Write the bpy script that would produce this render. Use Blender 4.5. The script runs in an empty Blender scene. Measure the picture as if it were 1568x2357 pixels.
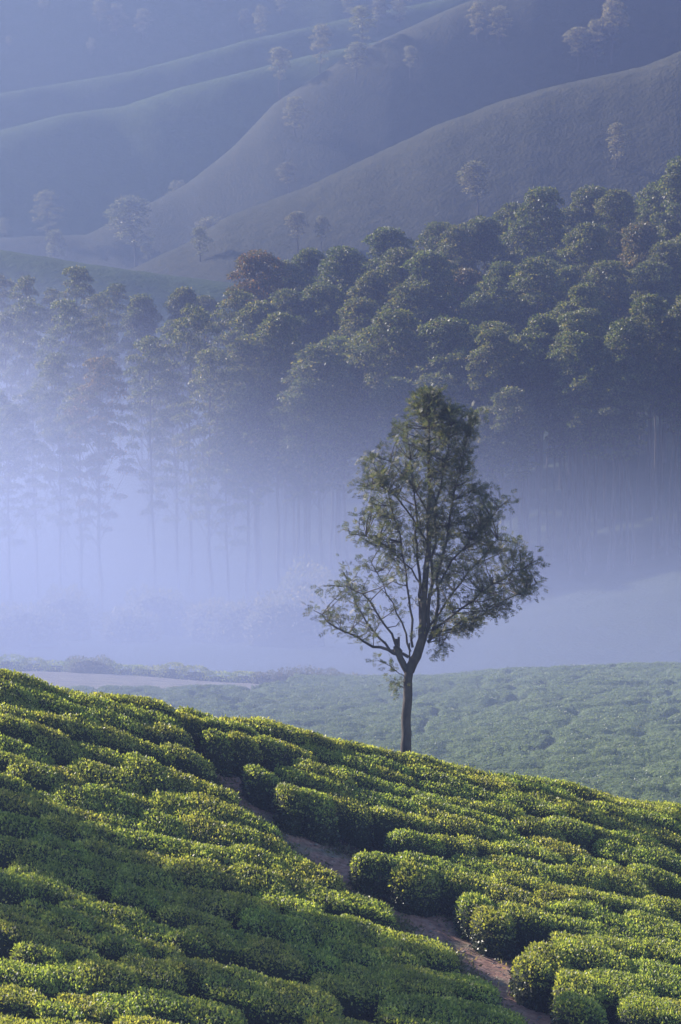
import bpy, math, random
import numpy as np
from mathutils import Vector

# ------------------------------------------------------------------ camera, light, exposure
SC = bpy.context.scene
COL = SC.collection
RNG = np.random.default_rng(7)
random.seed(7)
PITCH = math.radians(4.2)
F = 6547.0            # focal length in units of a 1568 x 2357 picture
CP, SP = math.cos(PITCH), math.sin(PITCH)
SUN_EL, SUN_AZ = math.radians(25), math.radians(58)   # azimuth counted to the left of the view

cam_d = bpy.data.cameras.new('camera'); cam = bpy.data.objects.new('camera', cam_d); COL.objects.link(cam)
cam.location = (0, 0, 0); cam.rotation_euler = (math.radians(90) - PITCH, 0, 0)
cam_d.sensor_fit = 'VERTICAL'; cam_d.sensor_height = 36; cam_d.lens = 100
cam_d.clip_start = 0.5; cam_d.clip_end = 5000
SC.camera = cam

world = bpy.data.worlds.new('World'); SC.world = world; world.use_nodes = True
wn = world.node_tree; bg = wn.nodes['Background']
sky = wn.nodes.new('ShaderNodeTexSky'); sky.sky_type = 'NISHITA'; sky.sun_disc = False
sky.sun_elevation = SUN_EL; sky.sun_rotation = -SUN_AZ
sky.altitude = 1500; sky.air_density = 1.3; sky.dust_density = 0.5; sky.ozone_density = 3
wn.links.new(sky.outputs[0], bg.inputs[0]); bg.inputs[1].default_value = 0.08

sun_d = bpy.data.lights.new('sun', 'SUN'); sun = bpy.data.objects.new('sun', sun_d); COL.objects.link(sun)
sun_d.energy = 5.0; sun_d.angle = math.radians(0.6); sun_d.color = (1.0, 0.90, 0.78)
to_sun = Vector((-math.sin(SUN_AZ) * math.cos(SUN_EL), math.cos(SUN_AZ) * math.cos(SUN_EL), math.sin(SUN_EL)))
sun.rotation_euler = to_sun.to_track_quat('Z', 'Y').to_euler(); sun.location = to_sun * 400

SC.view_settings.view_transform = 'Standard'; SC.view_settings.look = 'None'
SC.view_settings.gamma = 1; SC.view_settings.use_curve_mapping = False
SC.view_settings.exposure = 2.3
SC.cycles.use_denoising = True
SC.cycles.max_bounces = 8; SC.cycles.diffuse_bounces = 2; SC.cycles.glossy_bounces = 1
SC.cycles.transmission_bounces = 3; SC.cycles.volume_bounces = 1; SC.cycles.transparent_max_bounces = 8
SC.cycles.volume_step_rate = 1.0; SC.cycles.volume_max_steps = 64

HAZE_DENSITY = 0.0019
HAZE_COLOR = (0.083, 0.106, 0.205)
MIST_COLOR = (0.48, 0.555, 0.86)

# ------------------------------------------------------------------ helpers
def P(px, py, Y):
    """world point seen at picture position px, py at forward distance Y"""
    u = (px - 784) / F; v = (1178.5 - py) / F
    d = Y / (CP + v * SP)
    return np.array((u * d, Y + 0 * d, (-SP + v * CP) * d))

def z_at(py, Y):
    v = (1178.5 - py) / F
    return (-SP + v * CP) * Y / (CP + v * SP)

def px_of(X, Y, Z):
    return 784 + F * X / (Y * CP - Z * SP)

def py_of(Y, Z):
    return 1178.5 - F * (Y * SP + Z * CP) / (Y * CP - Z * SP)

def tag(o, label=None, cat=None, group=None, kind=None):
    if label: o['label'] = label
    if cat: o['category'] = cat
    if group: o['group'] = group
    if kind: o['kind'] = kind
    return o

def empty(name, loc=(0, 0, 0)):
    o = bpy.data.objects.new(name, None); o.location = loc; o.empty_display_size = 0.3
    COL.objects.link(o); return o

def mesh_data(name, verts, faces, mats, mat_index=None, smooth=False):
    """verts Nx3; faces: list of index arrays, each Mx3 or Mx4"""
    me = bpy.data.meshes.new(name)
    verts = np.ascontiguousarray(verts, dtype=np.float32)
    me.vertices.add(len(verts)); me.vertices.foreach_set('co', verts.ravel())
    if not isinstance(faces, list): faces = [faces]
    faces = [np.asarray(f, dtype=np.int32) for f in faces if len(f)]
    loops = np.concatenate([f.ravel() for f in faces])
    tot = np.concatenate([np.full(len(f), f.shape[1], dtype=np.int32) for f in faces])
    start = np.concatenate([[0], np.cumsum(tot)[:-1]]).astype(np.int32)
    me.loops.add(len(loops)); me.loops.foreach_set('vertex_index', loops)
    me.polygons.add(len(tot)); me.polygons.foreach_set('loop_start', start)
    me.polygons.foreach_set('loop_total', tot)
    for m in mats: me.materials.append(m)
    if mat_index is not None: me.polygons.foreach_set('material_index', np.asarray(mat_index, dtype=np.int32))
    if smooth: me.polygons.foreach_set('use_smooth', np.ones(len(tot), dtype=bool))
    me.update(calc_edges=True); return me

def link_obj(name, me, parent=None, loc=None):
    o = bpy.data.objects.new(name, me); COL.objects.link(o)
    if parent: o.parent = parent
    if loc is not None: o.location = loc
    return o

_lat = RNG.random((256, 256))
def vnoise(x, y):
    x = np.asarray(x, float); y = np.asarray(y, float)
    xi = np.floor(x).astype(int); yi = np.floor(y).astype(int); fx = x - xi; fy = y - yi
    fx = fx * fx * (3 - 2 * fx); fy = fy * fy * (3 - 2 * fy)
    a = _lat[xi % 256, yi % 256]; b = _lat[(xi + 1) % 256, yi % 256]
    c = _lat[xi % 256, (yi + 1) % 256]; d = _lat[(xi + 1) % 256, (yi + 1) % 256]
    return (a * (1 - fx) + b * fx) * (1 - fy) + (c * (1 - fx) + d * fx) * fy
def fbm(x, y, o=4):
    s = 0; a = 0.5
    for k in range(o): s = s + a * (vnoise(x * 2 ** k + 17 * k, y * 2 ** k + 5 * k) - 0.5); a *= 0.5
    return s

def grid_faces(nu, nv):
    i = np.arange(nu - 1)[:, None] * nv + np.arange(nv - 1)[None, :]; i = i.ravel()
    return np.stack([i, i + nv, i + nv + 1, i + 1], 1)

def unit(a): return a / (np.linalg.norm(a, axis=-1, keepdims=True) + 1e-9)

def leaf_quads(p, d, n, L, W, droop=0.0):
    """one folded rhombus per point p, along d, facing n"""
    s = unit(np.cross(d, n)); L = np.asarray(L)[:, None]; W = np.asarray(W)[:, None]
    tip = p + d * L; tip[:, 2] -= droop * L[:, 0]
    mid = p + d * L * 0.45 + n * (0.06 * L)
    v = np.stack([p, mid + s * W * 0.5, tip, mid - s * W * 0.5], 1).reshape(-1, 3)
    f = np.arange(len(p) * 4).reshape(-1, 4)
    return v, f

class Geo:
    def __init__(s): s.v = []; s.f4 = []; s.f3 = []; s.n = 0
    def add(s, v, f):
        f = np.asarray(f) + s.n; (s.f4 if f.shape[1] == 4 else s.f3).append(f); s.v.append(v); s.n += len(v)
    def tube(s, pts, rad, sides=6):
        pts = np.asarray(pts, float); rad = np.asarray(rad, float); k = len(pts)
        t = unit(np.gradient(pts, axis=0)); ref = np.array((0.3, 1.0, 0.1))
        a = unit(np.cross(t, ref)); b = np.cross(t, a)
        ang = np.linspace(0, 2 * math.pi, sides, endpoint=False)
        ring = pts[:, None] + rad[:, None, None] * (np.cos(ang)[None, :, None] * a[:, None] + np.sin(ang)[None, :, None] * b[:, None])
        v = ring.reshape(-1, 3); i = np.arange(k - 1)[:, None] * sides; j = np.arange(sides)[None, :]; jn = (j + 1) % sides
        f = np.stack([i + j, i + jn, i + sides + jn, i + sides + j], -1).reshape(-1, 4)
        s.add(v, f)
        if rad[-1] > 0.03:                     # close the broken end
            s.add(np.vstack([ring[-1], pts[-1][None]]), np.array([(q, (q + 1) % sides, sides) for q in range(sides)]))
    def data(s, name, mats, smooth=False):
        fs = []
        if s.f4: fs.append(np.vstack(s.f4))
        if s.f3: fs.append(np.vstack(s.f3))
        return mesh_data(name, np.vstack(s.v), fs, mats, smooth=smooth)

# ------------------------------------------------------------------ materials
def new_mat(name):
    m = bpy.data.materials.new(name); m.use_nodes = True; nt = m.node_tree; nt.nodes.clear()
    out = nt.nodes.new('ShaderNodeOutputMaterial'); return m, nt, out

def ramp(nt, stops):
    r = nt.nodes.new('ShaderNodeValToRGB'); e = r.color_ramp.elements
    e[0].position, e[0].color = stops[0][0], (*stops[0][1], 1); e[1].position, e[1].color = stops[-1][0], (*stops[-1][1], 1)
    for p, c in stops[1:-1]:
        k = e.new(p); k.color = (*c, 1)
    return r

def leaf_mat(name, stops, trans, rough=0.4, hue_spread=0.03, val_spread=0.35, trans_mix=0.45, patch=0.0):
    m, nt, out = new_mat(name); N = nt.nodes; K = nt.links
    geo = N.new('ShaderNodeNewGeometry'); r = ramp(nt, stops); K.new(geo.outputs['Random Per Island'], r.inputs[0])
    oi = N.new('ShaderNodeObjectInfo')
    hsv = N.new('ShaderNodeHueSaturation')
    mr = N.new('ShaderNodeMapRange'); mr.inputs[3].default_value = 0.5 - hue_spread; mr.inputs[4].default_value = 0.5 + hue_spread * 0.4
    K.new(oi.outputs['Random'], mr.inputs[0]); K.new(mr.outputs[0], hsv.inputs['Hue'])
    tc = N.new('ShaderNodeTexCoord'); no = N.new('ShaderNodeTexNoise'); no.inputs['Scale'].default_value = 1.3
    K.new(tc.outputs['Object'], no.inputs['Vector'])
    mv = N.new('ShaderNodeMapRange'); mv.inputs[1].default_value = 0.3; mv.inputs[2].default_value = 0.7
    mv.inputs[3].default_value = 1 - val_spread; mv.inputs[4].default_value = 1 + val_spread
    K.new(no.outputs[0], mv.inputs[0]); K.new(mv.outputs[0], hsv.inputs['Value'])
    K.new(r.outputs[0], hsv.inputs['Color'])
    pb = N.new('ShaderNodeBsdfPrincipled'); pb.inputs['Roughness'].default_value = rough
    pb.inputs['Specular IOR Level'].default_value = 0.5
    K.new(hsv.outputs[0], pb.inputs['Base Color'])
    tl = N.new('ShaderNodeBsdfTranslucent'); mx = N.new('ShaderNodeMixRGB'); mx.blend_type = 'MULTIPLY'; mx.inputs[0].default_value = 1
    mx.inputs[2].default_value = (*trans, 1); K.new(hsv.outputs[0], mx.inputs[1]); K.new(mx.outputs[0], tl.inputs[0])
    ms = N.new('ShaderNodeMixShader'); ms.inputs[0].default_value = trans_mix
    K.new(pb.outputs[0], ms.inputs[1]); K.new(tl.outputs[0], ms.inputs[2]); K.new(ms.outputs[0], out.inputs[0])
    return m

def noise_mat(name, stops, scale=1.0, rough=0.9, bump=0.0, bump_scale=8, detail=6, stretch=(1, 1, 1)):
    m, nt, out = new_mat(name); N = nt.nodes; K = nt.links
    tc = N.new('ShaderNodeTexCoord'); mp = N.new('ShaderNodeMapping'); mp.inputs['Scale'].default_value = stretch
    K.new(tc.outputs['Object'], mp.inputs[0])
    no = N.new('ShaderNodeTexNoise'); no.inputs['Scale'].default_value = scale; no.inputs['Detail'].default_value = detail
    no.inputs['Roughness'].default_value = 0.65; K.new(mp.outputs[0], no.inputs['Vector'])
    r = ramp(nt, stops); K.new(no.outputs[0], r.inputs[0])
    pb = N.new('ShaderNodeBsdfPrincipled'); pb.inputs['Roughness'].default_value = rough; pb.inputs['Specular IOR Level'].default_value = 0.2
    K.new(r.outputs[0], pb.inputs['Base Color'])
    if bump:
        n2 = N.new('ShaderNodeTexNoise'); n2.inputs['Scale'].default_value = bump_scale; n2.inputs['Detail'].default_value = 8
        K.new(mp.outputs[0], n2.inputs['Vector']); b = N.new('ShaderNodeBump'); b.inputs['Distance'].default_value = bump
        b.inputs['Strength'].default_value = 1; K.new(n2.outputs[0], b.inputs['Height']); K.new(b.outputs[0], pb.inputs['Normal'])
    K.new(pb.outputs[0], out.inputs[0]); return m

M = {}
M['tea_leaf'] = leaf_mat('tea_leaf', [(0, (0.058, 0.088, 0.026)), (0.35, (0.118, 0.148, 0.040)), (0.75, (0.185, 0.208, 0.062)), (1, (0.26, 0.26, 0.10))],
                         (3.0, 3.0, 1.0), rough=0.5, hue_spread=0.035, val_spread=0.3, trans_mix=0.42)
M['tea_old_shaded'] = leaf_mat('tea_old_shaded', [(0, (0.008, 0.014, 0.006)), (0.6, (0.016, 0.027, 0.009)), (1, (0.04, 0.058, 0.018))],
                         (1.6, 1.8, 1.0), rough=0.48, hue_spread=0.02, val_spread=0.3, trans_mix=0.2)  # mature flank leaves, their colour darkened further to carry the flanks' shade
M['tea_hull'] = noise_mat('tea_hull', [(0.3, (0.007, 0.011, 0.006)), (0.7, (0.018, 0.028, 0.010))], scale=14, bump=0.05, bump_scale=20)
M['tea_wood'] = noise_mat('tea_wood', [(0.3, (0.06, 0.045, 0.035)), (0.7, (0.16, 0.13, 0.11))], scale=9, bump=0.01)
M['tea_far'] = noise_mat('tea_far', [(0.3, (0.055, 0.085, 0.028)), (0.55, (0.085, 0.120, 0.038)), (0.75, (0.125, 0.150, 0.055))], scale=0.7, bump=0.2, bump_scale=5.0)
M['soil'] = noise_mat('soil', [(0.3, (0.035, 0.022, 0.016)), (0.7, (0.07, 0.045, 0.032))], scale=1.2, bump=0.05, bump_scale=9)
M['valley'] = noise_mat('valley', [(0.3, (0.016, 0.026, 0.010)), (0.7, (0.034, 0.048, 0.018))], scale=0.4, bump=0.25, bump_scale=2.5)
M['straw'] = noise_mat('straw', [(0.3, (0.15, 0.125, 0.10)), (0.5, (0.24, 0.20, 0.155)), (0.7, (0.34, 0.28, 0.21))], scale=0.8, bump=0.06, bump_scale=6, stretch=(1, 2.5, 1))
M['hill_green'] = noise_mat('hill_green', [(0.3, (0.032, 0.052, 0.016)), (0.55, (0.062, 0.092, 0.024)), (0.8, (0.11, 0.14, 0.036))], scale=0.6, bump=0.35, bump_scale=1.3)
M['hill_brown'] = noise_mat('hill_brown', [(0.3, (0.026, 0.028, 0.012)), (0.5, (0.042, 0.042, 0.019)), (0.7, (0.066, 0.060, 0.030))], scale=0.5, bump=0.4, bump_scale=1.6)
M['euc_leaf'] = leaf_mat('euc_leaf', [(0, (0.030, 0.042, 0.014)), (0.5, (0.058, 0.076, 0.020)), (0.85, (0.11, 0.115, 0.035)), (1, (0.17, 0.14, 0.06))],
                         (2.4, 2.4, 1.0), rough=0.55, hue_spread=0.02, val_spread=0.25, trans_mix=0.38)
M['euc_rust'] = leaf_mat('euc_rust', [(0, (0.035, 0.045, 0.016)), (0.5, (0.065, 0.070, 0.024)), (0.8, (0.12, 0.095, 0.035)), (1, (0.18, 0.12, 0.06))],
                         (2.4, 2.1, 1.0), rough=0.55, hue_spread=0.03, val_spread=0.25, trans_mix=0.38)
M['euc_bark'] = noise_mat('euc_bark', [(0.3, (0.06, 0.05, 0.045)), (0.7, (0.15, 0.13, 0.12))], scale=1.5, stretch=(1, 1, 0.15))
M['oak_leaf'] = leaf_mat('oak_leaf', [(0, (0.026, 0.037, 0.024)), (0.5, (0.046, 0.060, 0.036)), (0.85, (0.076, 0.080, 0.048)), (1, (0.11, 0.095, 0.065))],
                         (2.4, 2.3, 1.1), rough=0.6, hue_spread=0.0, val_spread=0.15, trans_mix=0.38)
M['oak_bark'] = noise_mat('oak_bark', [(0.3, (0.035, 0.030, 0.028)), (0.7, (0.10, 0.088, 0.080))], scale=3.5, bump=0.02, bump_scale=14, stretch=(1, 1, 0.35))
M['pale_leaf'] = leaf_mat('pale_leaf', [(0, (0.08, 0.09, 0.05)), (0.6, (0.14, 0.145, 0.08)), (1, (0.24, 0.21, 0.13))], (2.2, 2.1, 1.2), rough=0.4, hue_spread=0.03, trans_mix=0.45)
M['field_leaf'] = leaf_mat('field_leaf', [(0, (0.080, 0.110, 0.044)), (1, (0.16, 0.185, 0.075))], (2.0, 2.1, 1.0), rough=0.5, hue_spread=0.0, val_spread=0.12, trans_mix=0.35)
M['weed'] = leaf_mat('weed', [(0, (0.05, 0.07, 0.03)), (0.5, (0.09, 0.09, 0.045)), (1, (0.20, 0.15, 0.10))], (2, 2, 1), rough=0.5, hue_spread=0.02)
M['stone'] = noise_mat('stone', [(0.3, (0.12, 0.10, 0.09)), (0.7, (0.26, 0.23, 0.21))], scale=20)

def path_mat():
    m, nt, out = new_mat('path_earth'); N = nt.nodes; K = nt.links
    tc = N.new('ShaderNodeTexCoord')
    a = N.new('ShaderNodeTexNoise'); a.inputs['Scale'].default_value = 6; a.inputs['Detail'].default_value = 8; a.inputs['Roughness'].default_value = 0.7
    b = N.new('ShaderNodeTexNoise'); b.inputs['Scale'].default_value = 0.9; b.inputs['Detail'].default_value = 5
    for t in (a, b): K.new(tc.outputs['Object'], t.inputs['Vector'])
    ra = ramp(nt, [(0.3, (0.13, 0.066, 0.048)), (0.5, (0.26, 0.130, 0.090)), (0.7, (0.40, 0.25, 0.19))])
    rb = ramp(nt, [(0.3, (0.08, 0.065, 0.038)), (0.7, (0.22, 0.17, 0.12))])
    K.new(a.outputs[0], ra.inputs[0]); K.new(a.outputs[0], rb.inputs[0])
    fm = ramp(nt, [(0.47, (0, 0, 0)), (0.58, (1, 1, 1))]); K.new(b.outputs[0], fm.inputs[0])
    mx = N.new('ShaderNodeMixRGB'); K.new(fm.outputs[0], mx.inputs[0]); K.new(ra.outputs[0], mx.inputs[1]); K.new(rb.outputs[0], mx.inputs[2])
    pb = N.new('ShaderNodeBsdfPrincipled'); pb.inputs['Roughness'].default_value = 0.85; K.new(mx.outputs[0], pb.inputs['Base Color'])
    bp = N.new('ShaderNodeBump'); bp.inputs['Distance'].default_value = 0.06; K.new(a.outputs[0], bp.inputs['Height']); K.new(bp.outputs[0], pb.inputs['Normal'])
    K.new(pb.outputs[0], out.inputs[0]); return m
M['path'] = path_mat()

# ------------------------------------------------------------------ ground of the near slope, the tea field and the valley
CRX = [-900, 0, 200, 390, 560, 700, 820, 930, 1100, 1300, 1568, 2400]
CRY = [1420, 1532, 1577, 1609, 1639, 1675, 1704, 1729, 1758, 1793, 1850, 2040]
def crest_y(px): return np.interp(px, CRX, CRY)
def d0(px): return 52 + 8 * px / 1568
def d1(px): return 74 + 6 * px / 1568
CANOPY = 0.92
MIDX = [-900, 0, 250, 500, 700, 850, 1000, 1150, 1300, 1568, 2400]
MIDY = [1500, 1540, 1548, 1568, 1578, 1582, 1578, 1566, 1557, 1551, 1545]
def pxtab(px, ys): return np.interp(px, [0, 500, 784, 1100, 1568], ys)
GPX = np.linspace(-2600, 4200, 341); GY = np.concatenate([np.arange(20, 100, 0.75), np.arange(100, 240, 1.5), np.arange(240, 521, 4)])
def build_ground_table():
    Z = np.zeros((len(GPX), len(GY)))
    for i, px in enumerate(GPX):
        q = min(max(px, -900), 2400); ext = (px - q) / 1568 * -3.0
        a, b = d0(q), d1(q); yc = crest_y(q)
        Y = []; z = []
        zb0 = z_at(2357, a) - CANOPY
        Y.append(15); z.append(zb0 - 3.2)
        for t in np.linspace(-0.8, 1, 16):
            Yt = a + t * (b - a)
            if Yt > 17: Y.append(Yt); z.append(z_at(2357 - t * (2357 - yc), Yt) - CANOPY)
        zc = z[-1]; ray = z_at(yc, b) / b
        for dy, dr in ((3, 0.25), (6, 0.9), (10, 2.2), (16, 4.4)):
            Y.append(b + dy); z.append(zc + ray * dy - dr)
        Y.append(104); z.append(min(z[-1] - 0.3, -20.6))
        zn = z_at(1872, 112); Y.append(112); z.append(zn)
        zm = z_at(np.interp(q, MIDX, MIDY), 150)
        for t in (0.25, 0.5, 0.75): Y.append(112 + 38 * t); z.append(zn + (zm - zn) * t + 0.45 * math.sin(math.pi * t))
        Y.append(150); z.append(zm); Y.append(158); z.append(zm - 2.2); Y.append(172); z.append(zm - 4.5)
        Y.append(205); z.append(z_at(pxtab(q, [1500, 1500, 1490, 1465, 1400]), 205))
        Y.append(235); z.append(z_at(pxtab(q, [1450, 1450, 1430, 1390, 1290]), 235))
        Y.append(270); z.append(z_at(pxtab(q, [1350, 1330, 1290, 1240, 1120]), 270))
        Y.append(330); z.append(z_at(pxtab(q, [1130, 1080, 1050, 1000, 900]), 330))
        Y.append(400); z.append(z_at(pxtab(q, [1050, 1000, 980, 930, 800]), 400))
        Y.append(520); z.append(z_at(pxtab(q, [980, 960, 900, 850, 700]), 520))
        Z[i] = np.interp(GY, Y, z) + ext * np.clip((GY - 20) / 60, 0, 1)
    for _ in range(2):
        Zp = Z.copy(); Zp[1:-1] = (Z[:-2] + 2 * Z[1:-1] + Z[2:]) / 4; Z = Zp
        Zp = Z.copy(); Zp[:, 1:-1] = (Z[:, :-2] + 2 * Z[:, 1:-1] + Z[:, 2:]) / 4; Z = Zp
    return Z
GZ = build_ground_table()
def gz_px(px, Y):
    px = np.asarray(px, float); Y = np.asarray(Y, float)
    fi = np.clip(np.interp(px, GPX, np.arange(len(GPX))), 0, len(GPX) - 1.001); fj = np.clip(np.interp(Y, GY, np.arange(len(GY))), 0, len(GY) - 1.001)
    i = fi.astype(int); j = fj.astype(int); a = fi - i; b = fj - j
    return (GZ[i, j] * (1 - a) + GZ[i + 1, j] * a) * (1 - b) + (GZ[i, j + 1] * (1 - a) + GZ[i + 1, j + 1] * a) * b
def ground(X, Y):
    X = np.asarray(X, float); Y = np.asarray(Y, float); z = -0.12 * Y
    for _ in range(3): z = gz_px(px_of(X, Y, z), Y)
    return z

pxg, yg = np.meshgrid(np.linspace(-2600, 4200, 301), GY, indexing='ij')
zg = gz_px(pxg, yg); xg = (pxg - 784) / F * (yg * CP - zg * SP)
zg = zg + 0.10 * fbm(xg * 0.8, yg * 0.8) * np.clip((160 - yg) / 40, 0.0, 1) + np.clip((yg - 170) / 60, 0, 1) * 1.6 * fbm(xg * 0.15, yg * 0.15)
vv = np.stack([xg, yg, zg], -1).reshape(-1, 3); ff = grid_faces(*pxg.shape)
yc_ = vv[ff].mean(1)[:, 1]
tag(link_obj('ground', mesh_data('ground', vv, ff, [M['soil'], M['valley']], (yc_ > 98).astype(int), True)), kind='structure')

# ------------------------------------------------------------------ far hills
def hill(name, ylo, yhi, base_y, ridge, mat, nx=300, ny=90, bump=0.6, fine=0.25, roundness=0.75, back=60, bury=12, seed=0):
    rx, ry = zip(*ridge)
    pxs = np.linspace(-2600, 4200, nx); ts = np.concatenate([np.linspace(0, 1, ny), np.linspace(1, 1.9, 16)[1:]])
    pg, tg = np.meshgrid(pxs, ts, indexing='ij')
    ry_ = np.interp(pg, rx, ry)
    wob = 1 + 0.018 * fbm(pg / 260 + seed, pg * 0 + seed)
    Y = ylo + (yhi * wob - ylo) * np.minimum(tg, 1) + (tg > 1) * (tg - 1) * back
    zr = z_at(ry_, yhi * wob); zl = z_at(base_y, ylo)
    t1 = np.minimum(tg, 1)
    q_ = np.linspace(0, 1, 400); u_ = np.clip((q_ - 0.72) / 0.28, 0, 1); sl_ = 1 - 0.9 * u_ * u_ * (3 - 2 * u_)
    cs_ = np.concatenate([[0], np.cumsum(sl_)[:-1]]); prof = np.interp(t1, q_, cs_ / cs_[-1])
    z = zl + (zr - zl) * prof
    tb = np.maximum(tg - 1, 0); z = z + (tb > 0) * (zr / (yhi * wob) * (Y - yhi * wob) - bury * (tb * 1.1) ** 1.6)
    X = (pg - 784) / F * (Y * CP - z * SP)
    z = z + bump * 3.0 * fbm(X * 0.035 + seed, Y * 0.035, 3) * np.sin(np.clip(t1, 0, 1) * math.pi) * 1.0 + fine * 2 * fbm(X * 0.55, Y * 0.55 + seed, 3)
    v = np.stack([X, Y, z], -1).reshape(-1, 3)
    o = link_obj(name, mesh_data(name, v, grid_faces(*pg.shape), [mat], smooth=True))
    return tag(o, kind='structure'), (pxs, ts, z, Y)

hills = {}
hills['C'] = hill('tea_ridge', 372, 425, 1050, [(-2600, 520), (-300, 555), (0, 574), (100, 590), (200, 607), (400, 635), (540, 652), (700, 700), (1000, 800), (1568, 820), (4200, 820)], M['hill_green'], fine=0.12, bump=0.15, bury=10, seed=3)
hills['A'] = hill('hill', 440, 500, 760, [(-2600, 700), (0, 660), (300, 620), (430, 560), (525, 497), (700, 433), (850, 362), (1000, 292), (1150, 234), (1300, 192), (1480, 154), (1568, 118), (1900, 60), (2400, -50), (4200, -80)], M['hill_brown'], nx=420, ny=130, fine=0.30, bump=0.12, seed=11)
hills['B2'] = hill('hill', 540, 590, 800, [(-2600, 640), (200, 540), (420, 430), (530, 345), (585, 288), (625, 243), (690, 200), (790, 135), (890, 86), (1050, 14), (1250, -60), (1568, -100), (4200, -120)], M['hill_brown'], fine=0.16, bump=0.45, seed=23)
hills['B1'] = hill('hill', 622, 660, 700, [(-2600, 420), (-300, 350), (0, 300), (150, 262), (280, 245), (400, 205), (510, 178), (700, 130), (1100, 50), (1568, -50), (4200, -120)], M['hill_green'], fine=0.16, bump=0.45, seed=37)
hills['B3'] = hill('hill', 712, 745, 560, [(-2600, 330), (0, 215), (300, 165), (480, 118), (570, 92), (700, 65), (820, 38), (1000, 2), (1300, -80), (1568, -110), (4200, -140)], M['hill_green'], fine=0.16, bump=0.45, seed=51)
hills['D'] = hill('hill', 770, 870, 520, [(-2600, -120), (0, -100), (1568, -130), (4200, -160)], M['hill_green'], fine=0.5, bump=2.0, seed=67, back=200, bury=40)

def hill_point(key, px, py):
    """point of a hill's near face seen at px, py"""
    pxs, ts, z, Y = hills[key][1]; i = int(np.clip(np.searchsorted(pxs, px), 1, len(pxs) - 1))
    n = int((ts <= 1).sum()); yy = py_of(Y[i, :n], z[i, :n]); k = int(np.argmin(np.abs(yy - py)))
    return (px - 784) / F * (Y[i, k] * CP - z[i, k] * SP), Y[i, k], z[i, k]

# ------------------------------------------------------------------ footpath
PATH = [(405, 1690, .5), (450, 1716, .6), (498, 1752, .66), (543, 1800, .7), (592, 1842, .72), (648, 1898, .74), (690, 1935, .74), (748, 1980, .78), (820, 2025, .8), (908, 2072, .78), (962, 2120, .8), (1035, 2165, .86), (1105, 2208, .92), (1150, 2250, .9), (1190, 2300, .88), (1250, 2357, .8), (1340, 2430, .8)]
def ground_hit(px, py):
    """foreground ground point under a pixel"""
    Ys = np.arange(46, 84, 0.1); zz = gz_px(np.full_like(Ys, px), Ys); yy = py_of(Ys, zz)
    k = int(np.argmin(np.abs(yy - py))); return np.array(((px - 784) / F * (Ys[k] * CP - zz[k] * SP), Ys[k], zz[k]))
pc = np.array([ground_hit(a, b) for a, b, _ in PATH]); pw = np.array([c for *_, c in PATH]) * 1.2
tt = np.linspace(0, len(pc) - 1, 150); k0 = np.arange(len(pc))
cx = np.interp(tt, k0, pc[:, 0]); cy = np.interp(tt, k0, pc[:, 1]); cw = np.interp(tt, k0, pw)
for _ in range(6):
    cx[1:-1] = (cx[:-2] + 2 * cx[1:-1] + cx[2:]) / 4; cy[1:-1] = (cy[:-2] + 2 * cy[1:-1] + cy[2:]) / 4
tx = np.gradient(cx); ty = np.gradient(cy); tl = np.hypot(tx, ty); nx_, ny_ = -ty / tl, tx / tl
s = np.linspace(-1, 1, 23)
edge = 1 + 0.18 * fbm(tt[:, None] * 1.3 + 0 * s, np.sign(s)[None, :] * 7.0)
PX = cx[:, None] + nx_[:, None] * cw[:, None] * s[None] * edge; PY = cy[:, None] + ny_[:, None] * cw[:, None] * s[None] * edge
PZ = ground(PX, PY) + 0.075 - 0.05 * s[None] ** 6 * 1.6 - 0.05 * (1 - s[None] ** 2) + 0.10 * fbm(PX * 2.2, PY * 2.2, 4)
tag(link_obj('path', mesh_data('path', np.stack([PX, PY, PZ], -1).reshape(-1, 3), grid_faces(*PX.shape), [M['path']], smooth=True)), kind='structure')

def leaf_stuff(name, pts, L, W, mat, up=0.7, label=None, cat=None, seed=1):
    r = np.random.default_rng(seed); n = len(pts)
    d = unit(r.normal(size=(n, 3)) * (1, 1, 0.5) + (0, 0, up)); nn = unit(r.normal(size=(n, 3)) + (0, 0, .6)); nn = unit(nn - d * (nn * d).sum(1, keepdims=True))
    v, f = leaf_quads(pts, d, nn, L * r.uniform(.6, 1.3, n), W * r.uniform(.7, 1.2, n))
    return tag(link_obj(name, mesh_data(name, v, f, [mat])), label, cat, kind='stuff')
# weeds and litter along the path edges, pebbles on it
n = 14000; k = RNG.integers(0, 149, n); side = np.where(RNG.random(n) < 0.6, -1, 1); off = side * np.abs(RNG.normal(0.88, 0.26, n))
cl = vnoise(tt[k] * 2.3, side * 9.0); keep = RNG.random(n) < cl * 1.1; k = k[keep]; off = off[keep]
wx = cx[k] + nx_[k] * cw[k] * off + RNG.normal(0, .05, len(k)); wy = cy[k] + ny_[k] * cw[k] * off + RNG.normal(0, .05, len(k))
leaf_stuff('weeds', np.stack([wx, wy, ground(wx, wy) + 0.05], 1), 0.13, 0.045, M['weed'], label='low dry weeds and leaf litter along both edges of the footpath', cat='weeds')
n = 420; k = RNG.integers(0, 149, n); off = RNG.uniform(-.95, .95, n)
g = Geo(); oct_v = np.array([(1, 0, 0), (-1, 0, 0), (0, 1, 0), (0, -1, 0), (0, 0, 1), (0, 0, -1)], float); oct_f = np.array([(0, 2, 4), (2, 1, 4), (1, 3, 4), (3, 0, 4), (2, 0, 5), (1, 2, 5), (3, 1, 5), (0, 3, 5)])
wx = cx[k] + nx_[k] * cw[k] * off; wy = cy[k] + ny_[k] * cw[k] * off; wz = ground(wx, wy)
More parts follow.
